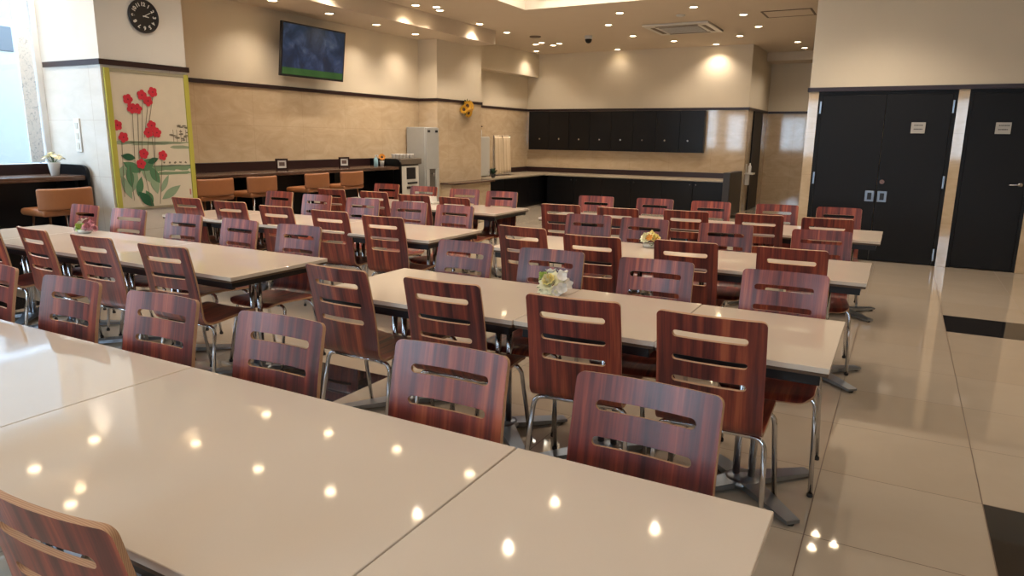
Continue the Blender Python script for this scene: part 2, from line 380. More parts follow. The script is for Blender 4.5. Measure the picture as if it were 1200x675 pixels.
def shell(part):
    bm = bmesh.new(); slots = [(sz(.781), sz(.808)), (sz(.688), sz(.713)), (sz(.602), sz(.627))]
    if part == 'backrest':
        rc = .020; lv = [SB+(sz(.602)-SB)*k/8 for k in range(9)]
        for a, c in sorted(slots):
            r = (c-a)/2; lv += [a+r*(1-cos(pi*k/8)) for k in range(9)]
        top = LEN; lv += [sz(.808)+(top-rc-sz(.808))*k/3 for k in range(1, 4)] + [top-rc+rc*sin(pi/2*k/6) for k in range(1, 7)]
        lv = sorted(set(round(x, 6) for x in lv))
        def edge(s):
            d = s-(top-rc); w = HW-.004*(s-SB)/(LEN-SB)
            return w-(rc-sqrt(max(0, rc*rc-d*d)) if d > 0 else 0)
    else:
        rc = .06; slots = []; lv = [rc*(1-cos(pi/2*k/7)) for k in range(8)]+[rc+(SB-rc)*k/14 for k in range(1, 15)]
        def edge(s):
            d = rc-s; return HW-(rc-sqrt(max(0, rc*rc-d*d)) if d > 0 else 0)
    ns, nm = 4, 8; rows = []
    for s in lv:
        w = edge(s); sw = SW-.013; ins = None
        for a, c in slots:
            if a-1e-5 <= s <= c+1e-5:
                r = (c-a)/2; sw = SW-r+sqrt(max(0, r*r-(s-(a+c)/2)**2))
        sw = min(sw, w*.8)
        us = [-w+(w-sw)*k/ns for k in range(ns)]+[-sw+2*sw*k/nm for k in range(nm+1)]+[sw+(w-sw)*k/ns for k in range(1, ns+1)]
        rows.append([bm.verts.new(bend(u, s)) for u in us])
    for j in range(len(rows)-1):
        mid = (lv[j]+lv[j+1])/2; hole = any(a < mid < c for a, c in slots)
        for i in range(len(rows[0])-1):
            if hole and ns <= i < ns+nm: continue
            f = bm.faces.new((rows[j][i], rows[j][i+1], rows[j+1][i+1], rows[j+1][i])); f.smooth = True
    bmesh.ops.recalc_face_normals(bm, faces=bm.faces)
    b = MB(); b.bm.free(); b.bm = bm; o = b.build(part, ['veneer', 'ply'], None, fix=False); solid(o, .013, 0, 1); return o
def arc(p0, c, p1, n=5):
    p0, c, p1 = Vector(p0), Vector(c), Vector(p1)
    return [(1-t)**2*p0+2*t*(1-t)*c+t*t*p1 for t in [k/n for k in range(n+1)]]
def make_chair():
    r = thing('dining_chair', '', 'chair')
    for p in ('seat', 'backrest'):
        o = shell(p); o.parent = r
    rt = .0105
    for (yt, yf, zt, n) in ((.10, .030, .398, 'rear'), (.35, .43, .412, 'front')):
        for sx in (-1, 1):
            pts = arc((sx*.150, yt, zt), (sx*.203, yt, zt), (sx*.205, yt+(yf-yt)*.12, zt-.05)) + [Vector((sx*.222, yf, .012))]
            MB().tube(pts, rt, 8).build('leg', 'chrome', r)
            MB().lathe([(.011, 0), (.0125, .002), (.0125, .014), (.0106, .017)], (sx*.222, yf, 0), 10).build('foot_cap', 'rubber', r.children[-1] if False else [c for c in r.children if c.name.startswith('leg')][-1])
        MB().tube([(-.151, yt, zt), (.151, yt, zt)], rt, 8).build('crossbar', 'chrome', r)
    for sx in (-1, 1):
        MB().tube([(sx*.12, .10, .400), (sx*.12, .35, .414)], .007, 6).build('seat_rail', 'chrome', r)
    return r
chair0 = make_chair(); used = [False]
def chair(x, y, rz, label, group, jit=True):
    r = chair0 if not used[0] else copy_tree(chair0); used[0] = True
    r.location = (x, y, 0); r.rotation_euler = (0, 0, rz); r['label'] = label; r['group'] = group
    return r
ORD = ['rightmost', 'second from right', 'third from right', 'fourth from right', 'fifth from right', 'sixth from right', 'leftmost']
def row(xs, y, side, desc, group, jits=()):
    """xs from right to left"""
    for k, x in enumerate(xs):
        a = 0 if side == 'near' else pi
        a += radians(jits[k] if k < len(jits) else 0)
        if side == 'near': lab = 'slotted mahogany-veneer chair seen from behind, %s on near side of %s' % (ORD[k], desc)
        else: lab = 'slotted mahogany-veneer chair facing the camera, %s on far side of %s' % (ORD[k], desc)
        yy = y if not isinstance(y, (list, tuple)) else y[k]
        chair(x*.976, yy*.976+(.033 if side == 'near' else -.033), a, lab, group)
R1, R2R, R2L, R3R, R3L, R4R, R4L = 'the foreground tables', 'right second-row tables', 'left second-row tables', 'right third-row tables', 'left third-row tables', 'right rearmost tables', 'left rearmost tables'
chair(-1.215, .60, radians(3), 'slotted mahogany-veneer chair cut off at the bottom left corner, nearest the camera', 'slotted chairs at the foreground tables')
row([-.52, -1.13, -1.84, -2.48, -3.09, -3.72], 1.69, 'far', R1, 'slotted chairs at the foreground tables', (-1, 2, 2, 3, 2, 0))
row([-.55, -1.10, -1.73, -2.34], 2.51, 'near', R2R, 'slotted chairs at the right second-row tables', (1, 5, 2, -2))
row([-3.63, -4.31, -4.96, -5.60], 2.50, 'near', R2L, 'slotted chairs at the left second-row tables', (4, 2, -4, 0))
row([-.44, -1.08, -1.69, -2.27], 3.56, 'far', R2R, 'slotted chairs at the right second-row tables', (2, 4, 3, -2))
row([-3.66, -4.26, -4.89, -5.58, -6.20], 3.58, 'far', R2L, 'slotted chairs at the left second-row tables', (3, -2, 4, 6, 0))
row([-.52, -1.14, -1.73, -2.33], [4.40, 4.34, 4.24, 4.40], 'near', R3R, 'slotted chairs at the right third-row tables', (2, 4, 3, -3))
row([-3.56, -4.19, -4.84, -5.52, -6.18], [4.36, 4.44, 4.46, 4.53, 4.56], 'near', R3L, 'slotted chairs at the left third-row tables', (3, 2, 2, 5, 3))
row([-.45, -1.12, -1.76, -2.24], 5.42, 'far', R3R, 'slotted chairs at the right third-row tables', (6, 6, 0, 4))
row([-3.58, -4.13, -4.74, -5.42, -6.06], [5.44, 5.48, 5.52, 5.58, 5.66], 'far', R3L, 'slotted chairs at the left third-row tables', (3, 6, 6, 2, 1))
row([-.50, -1.04, -1.66, -2.26, -2.84], [6.34, 6.32, 6.26, 6.14, 6.14], 'near', R4R, 'slotted chairs at the right rearmost tables', (4, 5, 5, 3, 6))
row([-4.08, -4.62, -5.24, -5.90], [6.18, 6.2, 6.28, 6.3], 'near', R4L, 'slotted chairs at the left rearmost tables', (-3, 4, 0, 3))
row([-.49, -1.05, -1.69, -2.28, -2.92], [7.44, 7.42, 7.36, 7.34, 7.26], 'far', R4R, 'slotted chairs at the right rearmost tables', (4, 6, 5, 3, 6))
row([-4.08, -4.62, -5.30, -5.96], [7.2, 7.24, 7.34, 7.42], 'far', R4L, 'slotted chairs at the left rearmost tables', (6, 8, 4, 3))

# ------------------------------------------------------------------ TABLES
def make_table(w, d, label, loc, group, rz=0):
    r = thing('dining_table', label, 'table', loc, rz, group)
    hx, hy = w/2-.001, d/2
    MB().rbox(-hx, hx, -hy, hy, .678, .700, .002, 1).build('tabletop', 'top', r)
    b = MB(); b.rbox(-hx+.003, hx-.003, -hy+.003, hy-.003, .665, .6785, .002, 1); b.build('edge_band', 'edge', r)
    b = MB(); q = .03
    b.box(-hx+q, hx-q, -hy+q, -hy+q+.02, .622, .665); b.box(-hx+q, hx-q, hy-q-.02, hy-q, .622, .665); b.box(-hx+q, -hx+q+.02, -hy+q+.02, hy-q-.02, .63, .665); b.box(hx-q-.02, hx-q, -hy+q+.02, hy-q-.02, .63, .665)
    b.build('apron', 'black', r)
    xs = (0.0,) if w < .9 else (-hx+.25, hx-.25)
    for x in xs:
        g = MB()
        for k in (-1, 1): g.tube([(x+k*.032, 0, .028), (x+k*.032, 0, .655)], .016, 12)
        g.box(x-.09, x+.09, -.20, .20, .655, .6655)
        g.build('pedestal', 'chrome', r)
        a = MB()
        a.lathe([(.085, .022), (.085, .040), (.06, .052), (.012, .056)], (x, 0, 0), 20)
        dx, dy = (.24, .25)
        for sx in (-1, 1):
            for sy in (-1, 1):
                dv = Vector((sx*dx, sy*dy, 0)); L_ = dv.length; dv.normalize(); nv = Vector((-dv.y, dv.x, 0)); p0 = Vector((x, 0, 0))
                def q4(t, wd, z): return [p0+dv*t-nv*wd+Vector((0, 0, z)), p0+dv*t+nv*wd+Vector((0, 0, z))]
                vv = [a.bm.verts.new(v) for t, wd, z in ((.05, .046, .046), (L_, .030, .026), ) for v in q4(t, wd, z)] + [a.bm.verts.new(v) for t, wd, z in ((.05, .046, .018), (L_, .030, .012)) for v in q4(t, wd, z)]
                for f in ((0, 1, 3, 2), (4, 6, 7, 5), (0, 2, 6, 4), (1, 5, 7, 3), (2, 3, 7, 6), (0, 4, 5, 1)): a.bm.faces.new([vv[i] for i in f])
        base = a.build('star_base', 'steel', r)
        g = MB()
        for sx in (-1, 1):
            for sy in (-1, 1): g.lathe([(.014, 0), (.016, .004), (.014, .013)], (x+sx*dx*.95, sy*dy*.95, 0), 10)
        g.build('glide', 'rubber', base)
    return r
def tables(xr, widths, y0, y1, desc, group, slope=0, dys=()):
    x = xr
    for k, w in enumerate(widths):
        kind = 'short' if w < .9 else 'long'
        pos = ('rightmost' if k == 0 else ('leftmost' if k == len(widths)-1 else ORD[k]))
        cx = x-w/2; dy = dys[k] if k < len(dys) else 0
        make_table(w, y1-y0, '%s cream laminate table on steel star feet, %s of %s' % (kind, pos, desc), (cx, (y0+y1)/2+slope*(xr-cx)+dy, 0), group, -atan2(slope, 1))
        x -= w+.002
tables(-.16, (.63, 1.26, 1.26, 1.26), .71, 1.485, R1, 'tables of the foreground row', .0)
tables(-.145, (.635, .635, 1.16), 2.60, 3.355, R2R, 'right second-row tables', 0, (0, .008, 0))
tables(-3.20, (1.27, 1.27, .635), 2.60, 3.36, R2L, 'left second-row tables')
tables(-.105, (1.235, 1.235), 4.365, 5.145, R3R, 'right third-row tables')
tables(-3.115, (1.27, 1.27, .635), 4.365, 5.145, R3L, 'left third-row tables')
tables(-.09, (1.235, 1.235, .60), 6.32, 7.08, R4R, 'right rearmost tables')
tables(-3.66, (1.27, 1.27), 6.32, 7.08, R4L, 'left rearmost tables')

# ------------------------------------------------------------------ FLOWERS
def col(name, rgb, rough=.6): 
    if name not in M: M[name] = plain(name, rgb, rough)
    return name
col('petal_cream', (252, 245, 208)); col('petal_yellow', (250, 232, 150)); col('petal_white', (238, 234, 226)); col('petal_pink', (206, 140, 148)); col('petal_green', (176, 196, 96)); col('leaf', (70, 98, 46)); col('petal_orange', (214, 140, 34)); col('seed_brown', (70, 40, 20))
def rose(b, c, r, mi=0, rings=4, tilt=(0, 0)):
    rot = Matrix.Rotation(tilt[0], 3, 'X') @ Matrix.Rotation(tilt[1], 3, 'Y'); c = Vector(c)
    for k in range(rings):
        n = 3+k*2; rr = r*(k+1)/rings; op = .15+.28*k
        for j in range(n):
            a0 = 2*pi*j/n+k*.7
            def fn(u, v):
                a = a0+(u-.5)*2*pi/n*1.35; w = rr*(.35+.65*v*(.6+op*.35)); h_ = r*(1.05-.15*k)*(v**.8)-r*.35*(k/rings)*v*v
                w *= (1-.25*abs(u-.5)*2*v)
                return c+rot @ Vector((cos(a)*w, sin(a)*w, h_-r*.3))
            b.grid(fn, 4, 3, mi)
def daisy(b, c, r, n=8, mi=0, ax=Vector((0, 0, 1)), wid=.32, cup=.3):
    c = Vector(c); q = Vector((0, 0, 1)).rotation_difference(ax.normalized())
    for j in range(n):
        a = 2*pi*j/n
        def fn(u, v):
            w = wid*r*sin(pi*min(.97, v*.92+.05))*(u-.5)*2; d = r*v
            p = Vector((cos(a)*d-sin(a)*w, sin(a)*d+cos(a)*w, cup*r*v*v+.1*r*abs(u-.5)))
            return c+q @ p
        b.grid(fn, 2, 4, mi)
def leafb(b, p0, p1, w, mi=0, sag=.2):
    p0, p1 = Vector(p0), Vector(p1); d = p1-p0; nrm = d.cross(Vector((0, 0, 1))); nrm = nrm.normalized() if nrm.length > 1e-6 else Vector((1, 0, 0))
    b.grid(lambda u, v: p0+d*v+nrm*w*sin(pi*min(.98, v*.96+.02))*(u-.5)*2+Vector((0, 0, sag*d.length*(v-v*v)+abs(u-.5)*w*.4)), 2, 6, mi)
def bouquet(loc, label, kind, s=1.0):
    r = thing('flower_arrangement', label, 'flowers', loc)
    b = MB(); b.lathe([(.028*s, 0), (.045*s, .004), (.05*s, .022*s), (.044*s, .026*s)], (0, 0, 0), 18); b.build('bowl', col('bowl_glass', (214, 214, 206), .2), r)
    if kind == 'yellow':
        b = MB(); rose(b, (-.008, -.040, .062*s), .066*s, 0, 7, (.85, -.1)); b.build('blossom', 'petal_cream', r)
        b = MB(); rose(b, (-.008, -.052, .072*s), .034*s, 0, 4, (.85, -.1)); b.build('blossom', 'petal_yellow', r)
        b = MB(); rose(b, (-.062, .0, .075*s), .03*s, 0, 4, (.5, -.6)); b.build('blossom', 'petal_green', r)
        b = MB(); [daisy(b, p, .026*s, 5, 0, Vector(a), .62, .7) for p, a in (((.05, -.02, .09), (.5, -.5, .7)), ((.07, .0, .055), (.9, -.4, .4)), ((.035, .03, .10), (0, .1, 1)), ((-.03, .03, .10), (-.2, .2, 1)), ((.065, -.045, .045), (.5, -1, .2)), ((.045, -.05, .03), (.3, -1, .1)))]; b.build('blossom', 'petal_white', r)
        cc = ((-.07, -.045, .03), (-.05, -.06, .02), (.075, -.05, .025), (.0, .07, .06), (-.08, .02, .04))
    elif kind == 'orange':
        b = MB(); rose(b, (-.03, -.02, .065*s), .045*s, 0, 5, (.7, -.2)); b.build('blossom', 'petal_cream', r)
        b = MB(); rose(b, (.035, -.01, .06*s), .04*s, 0, 4, (.6, .5)); rose(b, (-.005, .03, .08*s), .032*s, 0, 4); b.build('blossom', 'petal_yellow', r)
        b = MB(); daisy(b, (.0, -.04, .075), .03, 7, 0, Vector((0, -1, .7))); daisy(b, (.06, -.03, .05), .028, 7, 0, Vector((.6, -1, .4))); b.build('blossom', 'petal_orange', r)
        cc = ((.08, -.03, .03), (-.08, -.02, .03), (.03, -.075, .02), (.05, .06, .05))
    else:
        b = MB(); rose(b, (-.02, -.03, .05), .045, 0, 5, (.8, 0)); b.build('blossom', 'petal_green', r)
        b = MB(); rose(b, (.06, -.01, .06), .05, 0, 5, (.6, .4)); rose(b, (.09, .02, .04), .035, 0, 4, (.4, .8)); rose(b, (.04, .03, .085), .03, 0, 4); b.build('blossom', 'petal_pink', r)
        b = MB(); daisy(b, (-.075, -.01, .06), .055, 6, 0, Vector((-.8, -.4, .5)), .35, -.3); daisy(b, (-.03, .02, .1), .035, 6, 0, Vector((-.2, 0, 1))); daisy(b, (-.1, .01, .05), .04, 6, 0, Vector((-1, -.3, .2)), .35, -.2); b.build('blossom', 'petal_white', r)
        cc = ((-.06, -.05, .03), (.09, -.05, .03), (.0, .07, .05))
    b = MB()
    for x, y, z in cc: leafb(b, (x*.2, y*.2, .03), (x*1.05, y*1.05, z), .016)
    b.build('leaf', 'leaf', r)
    return r
bouquet((-1.50, 3.19, .7), 'posy of a cream rose with small white blossoms on the right second-row tables', 'yellow', 1.15)
bouquet((-1.57, 5.0, .7), 'posy of yellow and orange blossoms on the right third-row tables', 'orange', 1.2)
bouquet((-5.62, 3.22, .7), 'posy of pink, white and lime blossoms on the left second-row tables', 'pink', 1.1)

# ------------------------------------------------------------------ LEFT BAR under the television
def bar(name, label, x0, x1, y0, y1, zt, zs, endy):
    r = thing(name, label, 'counter', (0, 0, 0))
    MB().rbox(x0+.03, x1, y0, y1, zt-.045, zt, .006).build('worktop', 'dwood', r)
    MB().rbox(x0, x0+.03, y0, y1, .0, zs, .006).build('splashback', 'trim', r)
    b = MB(); b.box(x0+.03, x0+.18, y0+.02, y1-.03, 0, zt-.045); b.build('front_panel', 'cab', r)
    n = 3
    for k in range(n+1):
        yy = y0+.03+(y1-y0-.09)*k/n; MB().box(x0+.18, x1-.08, yy, yy+.03, 0, zt-.045).build('support_panel', 'cab', r)
    # rounded end panel
    prof = [(x0, 0), (x1+.03, 0), (x1+.03, zs-.10)]+[(x1+.03-.09*(1-cos(radians(a))), zs-.09+.09*sin(radians(a))) for a in (15, 30, 45, 60, 75, 90)]+[(x0, zs)]
    yy = y1 if endy > 0 else y0-.03
    if endy: MB().poly([(p[0], yy, p[1]) for p in prof], (0, .028, 0)).build('end_panel', 'cab', r)
    return r
bar('bar_counter', 'long dark wood-topped bar counter along the wall under the television', -7.745, -7.12, 5.04, 9.18, 1.0, 1.12, 1)
bar('window_counter', 'dark wood-topped counter with rounded end panel beneath the big window', -7.495, -6.92, -1.0, 4.03, 1.07, 1.17, 1)
def make_stool():
    r = thing('bar_stool', '', 'stool')     # faces -x : back towards +x
    def back(u, v):
        a = radians(-62+124*u); rr = .235; x = rr*cos(a)*.62-.02; y = rr*sin(a)*1.14; return Vector((x, y, .80+.19*v+.0*u))
    b = MB(); b.grid(back, 18, 6); o = b.build('backrest', ['tan', 'tan'], r)
    md = o.modifiers.new('s', 'SOLIDIFY'); md.thickness = .045; md.offset = 0; bv = o.modifiers.new('b', 'BEVEL'); bv.width = .018; bv.segments = 3; bv.limit_method = 'ANGLE'; bake(o)
    for f in o.data.polygons: f.use_smooth = True
    b = MB(); b.rbox(-.28, .10, -.225, .225, .745, .81, .028, 4); b.build('seat', 'tan', r)
    for sx in (-1, 1):
        for sy in (-1, 1):
            MB().tube([(-.09+sx*.13, sy*.14, .75), (-.09+sx*.20, sy*.2, .0)], .011, 8).build('leg', 'chrome', r)
    MB().tube([(-.25, -.165, .30), (.07, -.165, .30), (.07, .165, .30), (-.25, .165, .30), (-.25, -.165, .30)], .008, 8).build('footrest', 'chrome', r)
    return r
st = make_stool(); first = True
for (x, y, lab, rz) in ((-6.62, 3.62, 'tan padded low-back stool at the counter beneath the big window', .0), (-6.80, 5.36, 'tan padded low-back stool at the wall bar, leftmost of four, beside the painted panel', 0), (-6.80, 6.02, 'tan padded low-back stool at the wall bar, second from left', .08), (-6.82, 6.96, 'tan padded low-back stool at the wall bar, third from left', .1), (-6.82, 7.64, 'tan padded low-back stool at the wall bar, rightmost of four', .05)):
    r = st if first else copy_tree(st); first = False
    r.location = (x, y, 0); r.rotation_euler = (0, 0, rz); r['label'] = lab; r['group'] = 'tan padded stools'

# small things on the bar
def pframe(y, label):
    r = thing('picture_frame', label, 'frame', (-7.45, y, 1.0)); r.rotation_euler = (0, 0, radians(-18))
    w, h_ = .085, .16
    o = MB().box(-.012, .012, -w, -w+.022, .012, h_).box(-.012, .012, w-.022, w, .012, h_).box(-.012, .012, -w+.022, w-.022, h_-.022, h_).box(-.012, .012, -w+.022, w-.022, .012, .034).build('border', 'trim', r)
    MB().box(-.010, .004, -w+.022, w-.022, .034, h_-.022).build('mat_board', 'white', r)
    MB().box(.004, .006, -w+.045, w-.045, .06, h_-.048).build('picture', col('sepia', (110, 90, 84)), r)
    MB().box(-.045, -.012, -.02, .02, 0, .1).build('easel', 'trim', r)
    MB().box(-.012, .02, -w, w, 0, .012).build('foot', 'trim', r)
pframe(7.02, 'small dark picture frame on the wall bar, left of the two')
pframe(8.26, 'small dark picture frame on the wall bar, right of the two')
r = thing('spray_bottle', 'pale blue spray bottle standing on the wall bar beside a sunflower pot', 'bottle', (-7.42, 8.97, 1.0))
MB().lathe([(.03, 0), (.034, .006), (.034, .11), (.026, .13), (.014, .145), (.013, .16)], (0, 0, 0), 16).build('body', col('pale_blue', (150, 190, 205), .3), r)
b = MB(); b.rbox(-.012, .045, -.01, .01, .158, .182, .004); b.lathe([(.016, .15), (.016, .166)], (0, 0, 0), 12); b.build('trigger', 'white', r)
def sunflower(b0, b1, c, ax, R):
    daisy(b0, c, R, 14, 0, ax, .2, .12); daisy(b0, Vector(c)+ax.normalized()*.004, R*.85, 12, 0, ax, .2, .25)
    q = Vector((0, 0, 1)).rotation_difference(ax.normalized()); k = bmesh.new(); bmesh.ops.create_uvsphere(k, u_segments=12, v_segments=8, radius=R*.36)
    for v in k.verts: v.co = q @ Vector((v.co.x, v.co.y, v.co.z*.4))+Vector(c)+ax.normalized()*.008
    b1.merge(k, 0, True)
r = thing('potted_sunflower', 'small white pot with an orange sunflower on the wall bar by the coffee machine', 'plant', (-7.42, 9.12, 1.0))
MB().lathe([(.028, 0), (.036, .07), (.04, .085), (.034, .085)], (0, 0, 0), 16).build('pot', 'white', r)
b0, b1 = MB(), MB(); sunflower(b0, b1, (.01, -.01, .145), Vector((.8, -.6, .35)), .06); b0.build('petals', 'petal_orange', r); b1.build('flower_head', 'seed_brown', r)
MB().tube([(0, 0, .07), (.005, -.005, .14)], .004, 6).build('stem', 'leaf', r)
# pot on the window counter
r = thing('potted_flowers', 'white tapered pot of pale yellow flowers on the window counter', 'plant', (-7.12, 3.86, 1.07))
MB().lathe([(.034, 0), (.052, .11), (.056, .125), (.05, .125), (.046, .11)], (0, 0, 0), 20).build('pot', 'white', r)
b = MB(); l = MB(); random.seed(3)
for k in range(22):
    a = random.uniform(0, 2*pi); rr = random.uniform(.0, .085); z = .20-.5*rr+random.uniform(-.015, .02); p = (rr*cos(a), rr*sin(a), z)
    daisy(b, p, .026, 6, 0, Vector((cos(a)*rr*8, sin(a)*rr*8, 1)), .4, .3); l.tube([(0, 0, .11), p], .002, 5)
b.build('blossoms', 'petal_cream', r); l.build('stems', 'leaf', r)

# ------------------------------------------------------------------ coffee machine and water dispenser
r = thing('coffee_machine', 'grey-topped beverage machine with a lit white front beside the wall bar', 'machine', (-7.4, 9.6, 0))
MB().rbox(-.33, .18, -.27, .25, .02, 1.02, .01).build('body', 'cab', r)
MB().rbox(-.34, .22, -.30, .28, 1.02, 1.12, .012).build('top_tray', col('grey_lid', (98, 88, 76), .4), r)
MB().rbox(.181, .20, -.24, .22, .30, 1.0, .008).build('front_panel', 'offwhite', r)
MB().box(.2, .208, -.12, .12, .78, .97).build('screen', 'black', r)
MB().box(.2, .215, -.10, .16, .70, .73).box(.2, .212, -.12, -.02, .62, .66).box(.2, .212, .03, .12, .62, .66).build('buttons', 'black', r)
for sx in (-.28, .13):
    for sy in (-.22, .2): MB().lathe([(.02, 0), (.02, .022)], (sx, sy, 0), 10).build('foot', 'rubber', r)
k = 0
cup0 = None
for (y, z, x) in ((9.36, 0, -7.3), (9.45, 0, -7.3), (9.54, 0, -7.3), (9.63, 0, -7.3), (9.72, 0, -7.3), (9.80, 0, -7.33), (9.42, 0, -7.42), (9.52, 0, -7.42), (9.62, 0, -7.42)):
    if cup0 is None:
        cup0 = MB().lathe([(.022, 0), (.026, .004), (.036, .065), (.038, .07), (.035, .068), (.02, .008)], (0, 0, 0), 16).build('cup', 'white'); c = cup0
    else: c = cup0.copy(); COL.objects.link(c)
    c.location = (x, y, 1.12); k += 1
    if x > -7.4: tag(c, 'white cup in the front line on the beverage machine, number %d from left' % k if False else ['white cup on the beverage machine, leftmost in the front line', 'white cup on the beverage machine, second from left in front line', 'white cup on the beverage machine, third from left in front line', 'white cup on the beverage machine, fourth from left in front line', 'white cup on the beverage machine, fifth from left in front line', 'white cup on the beverage machine, rightmost, next to the dispenser'][k-1], 'cup', 'white cups on the beverage machine')
    else: tag(c, ['white cup behind the front line on the beverage machine, left of three', 'white cup behind the front line on the beverage machine, middle of three', 'white cup behind the front line on the beverage machine, right of three'][k-7], 'cup', 'white cups on the beverage machine')
r = thing('water_dispenser', 'tall grey drinking water dispenser standing against the pillar', 'dispenser', (-7.5, 10.38, 0))
g1 = col('grey_enamel', (168, 168, 164), .35); g2 = col('grey_dark', (96, 90, 82), .4)
b = MB(); b.rbox(-.22, .17, -.2, .2, .03, 1.64, .012); b.build('cabinet', g1, r)
b = MB(); b.rbox(.171, .20, -.19, .19, .92, 1.63, .006); b.rbox(.171, .20, -.19, .19, .05, .58, .006); b.rbox(.171, .20, -.19, -.10, .58, .92, .004); b.rbox(.171, .20, .10, .19, .58, .92, .004); b.build('front_cover', g1, r)
MB().box(.171, .176, -.10, .10, .58, .92).build('niche', g2, r)
MB().rbox(.172, .215, -.09, .09, .58, .60, .004).build('drip_tray', 'steel', r)
MB().tube([(.176, .0, .84), (.215, .0, .84), (.215, 0, .78)], .01, 8).build('tap', 'chrome', r)
MB().box(.2, .206, -.15, -.08, 1.55, 1.59).box(.2, .206, .08, .15, 1.55, 1.59).build('indicator', 'black', r)
MB().box(-.19, .14, -.17, .17, 0, .03).build('plinth', 'black', r)
r = thing('drinks_shelf', '', 'rack') if False else None

# ------------------------------------------------------------------ television
t = NT('television_picture'); o_ = t.obj(); sp = t.n('ShaderNodeSeparateXYZ'); t.L.new(o_, sp.inputs[0])
n = t.noise(t.mapp(o_, (1, 1, 1)), 4.2, 5, .6, .6)
top_ = t.ramp(n, [(.40, lin((14, 22, 26))), (.52, lin((38, 52, 76))), (.60, lin((66, 78, 110))), (.72, lin((110, 120, 134)))])
dark = t.ramp(t.math('ADD', t.math('MULTIPLY', n, .7), t.math('MULTIPLY', sp.outputs[2], .5)), [(.3, lin((36, 46, 70))), (.52, lin((30, 40, 44))), (.62, lin((12, 20, 22)))])
pic = t.mix(.55, top_, dark); green = t.mix(n, lin((30, 60, 30)), lin((62, 96, 44)))
pic = t.mix(t.math('LESS_THAN', sp.outputs[2], -.235), pic, green)
t.set((.01, .01, .01, 1), .25); t.L.new(pic, t.b.inputs['Emission Color']); t.b.inputs['Emission Strength'].default_value = .55; M['tvpic'] = t.m
r = thing('television', 'wall-mounted flat television showing a dark blue and green picture', 'television', (-7.52, 7.80, 2.62)); r.rotation_euler = (0, radians(7), 0)
MB().rbox(-.03, .012, -.62, .62, -.355, .355, .006).build('casing', 'black', r)
MB().box(.012, .0135, -.595, .595, -.325, .335).build('screen', 'tvpic', r)
MB().rbox(-.21, -.03, -.12, .12, -.14, .14, .004).build('wall_bracket', 'black', r)

# ------------------------------------------------------------------ clock
r = thing('wall_clock', 'round black wall clock with white numerals above the painted panel', 'clock', (-6.598, 4.565, 2.58))
MB().lathe([(.150, 0), (.156, .006), (.156, .022), (.148, .030), (.140, .030), (.136, .014)], (0, 0, 0), 48, axis='X', cap=False).build('rim', 'black', r)
MB().lathe([(.137, .004), (.137, .016)], (0, 0, 0), 48, axis='X').build('dial', col('dial_black', (30, 27, 25), .4), r)
def textmesh(body, size):
    cu = bpy.data.curves.new('t', 'FONT'); cu.body = body; cu.size = size; cu.align_x = 'CENTER'; cu.align_y = 'CENTER'; cu.extrude = .0008; cu.offset = .0015
    ob = bpy.data.objects.new('t', cu); COL.objects.link(ob); dg = bpy.context.evaluated_depsgraph_get(); dg.update(); me = bpy.data.meshes.new_from_object(ob.evaluated_get(dg))
    bpy.data.objects.remove(ob); return me
b = MB()
for k in range(1, 13):
    me = textmesh(str(k), .048); kk = bmesh.new(); kk.from_mesh(me); a = radians(90-30*k)
    for v in kk.verts:
        y, z = v.co.x, v.co.y; ph = a-pi/2; y2, z2 = y*cos(ph)-z*sin(ph), y*sin(ph)+z*cos(ph)
        v.co = Vector((.0175+v.co.z, .108*cos(a)+y2, .108*sin(a)+z2))
    b.merge(kk, 0)
b.build('numerals', 'white', r)
def hand(a, L_, w, x, nm):
    a = radians(a); d = Vector((0, cos(a), sin(a))); q = Vector((0, -sin(a), cos(a)))
    MB().poly([Vector((x, 0, 0))-d*.012-q*w, Vector((x, 0, 0))-d*.012+q*w, Vector((x, 0, 0))+d*L_*.8+q*w*.8, Vector((x, 0, 0))+d*L_, Vector((x, 0, 0))+d*L_*.8-q*w*.8], (.0015, 0, 0)).build(nm, 'white', r)
hand(-6, .055, .005, .020, 'hour_hand'); hand(30, .088, .0035, .023, 'minute_hand')

# ------------------------------------------------------------------ painted panel on the column
r = thing('painted_panel', 'tall painting of red flowers and green leaves with a yellow-green border on the pillar', 'painting', (0, 0, 0))
XF = -6.598; Y0, Y1, Z0, Z1 = 4.11, 5.03, .74, 2.07
Y1 = 4.995
b = MB(); w = .05
b.box(XF, XF+.022, Y0, Y0+w, Z0, Z1); b.build('border', 'frame_green', r); MB().box(XF, XF+.022, Y1-w, Y1, Z0, Z1).build('border', 'frame_green', r)
b = MB(); b.box(XF, XF+.020, Y0+w, Y1-w, Z1-.03, Z1).box(XF, XF+.020, Y0+w, Y1-w, Z0, Z0+.02); b.build('rail', col('grey_band', (150, 142, 118)), r)
MB().box(XF, XF+.012, Y0+w, Y1-w, Z0+.02, Z1-.03).build('canvas', 'canvas', r)
def pc(px, py):     # position inside the canvas from its corners
    s, t_ = .5, .5
    for _ in range(12):
        xl, xr = 78+40*t_, 405+25*t_; s = (px-xl)/(xr-xl); yt, yb = 85+15*s, 605-15*s; t_ = (py-yt)/(yb-yt)
    return Y0+w+(Y1-Y0-2*w)*min(1, max(0, s)), Z1-.03-(Z1-Z0-.05)*min(1, max(0, t_))
def strokes(name, rgb, polys, x, parent=r):
    b = MB()
    for i_, pts in enumerate(polys): b.poly([(x+.0001*(i_ % 8), y, z) for y, z in pts], (.0008, 0, 0))
    return b.build(name, col('paint_'+name, rgb, .75), parent)
X1 = XF+.0125
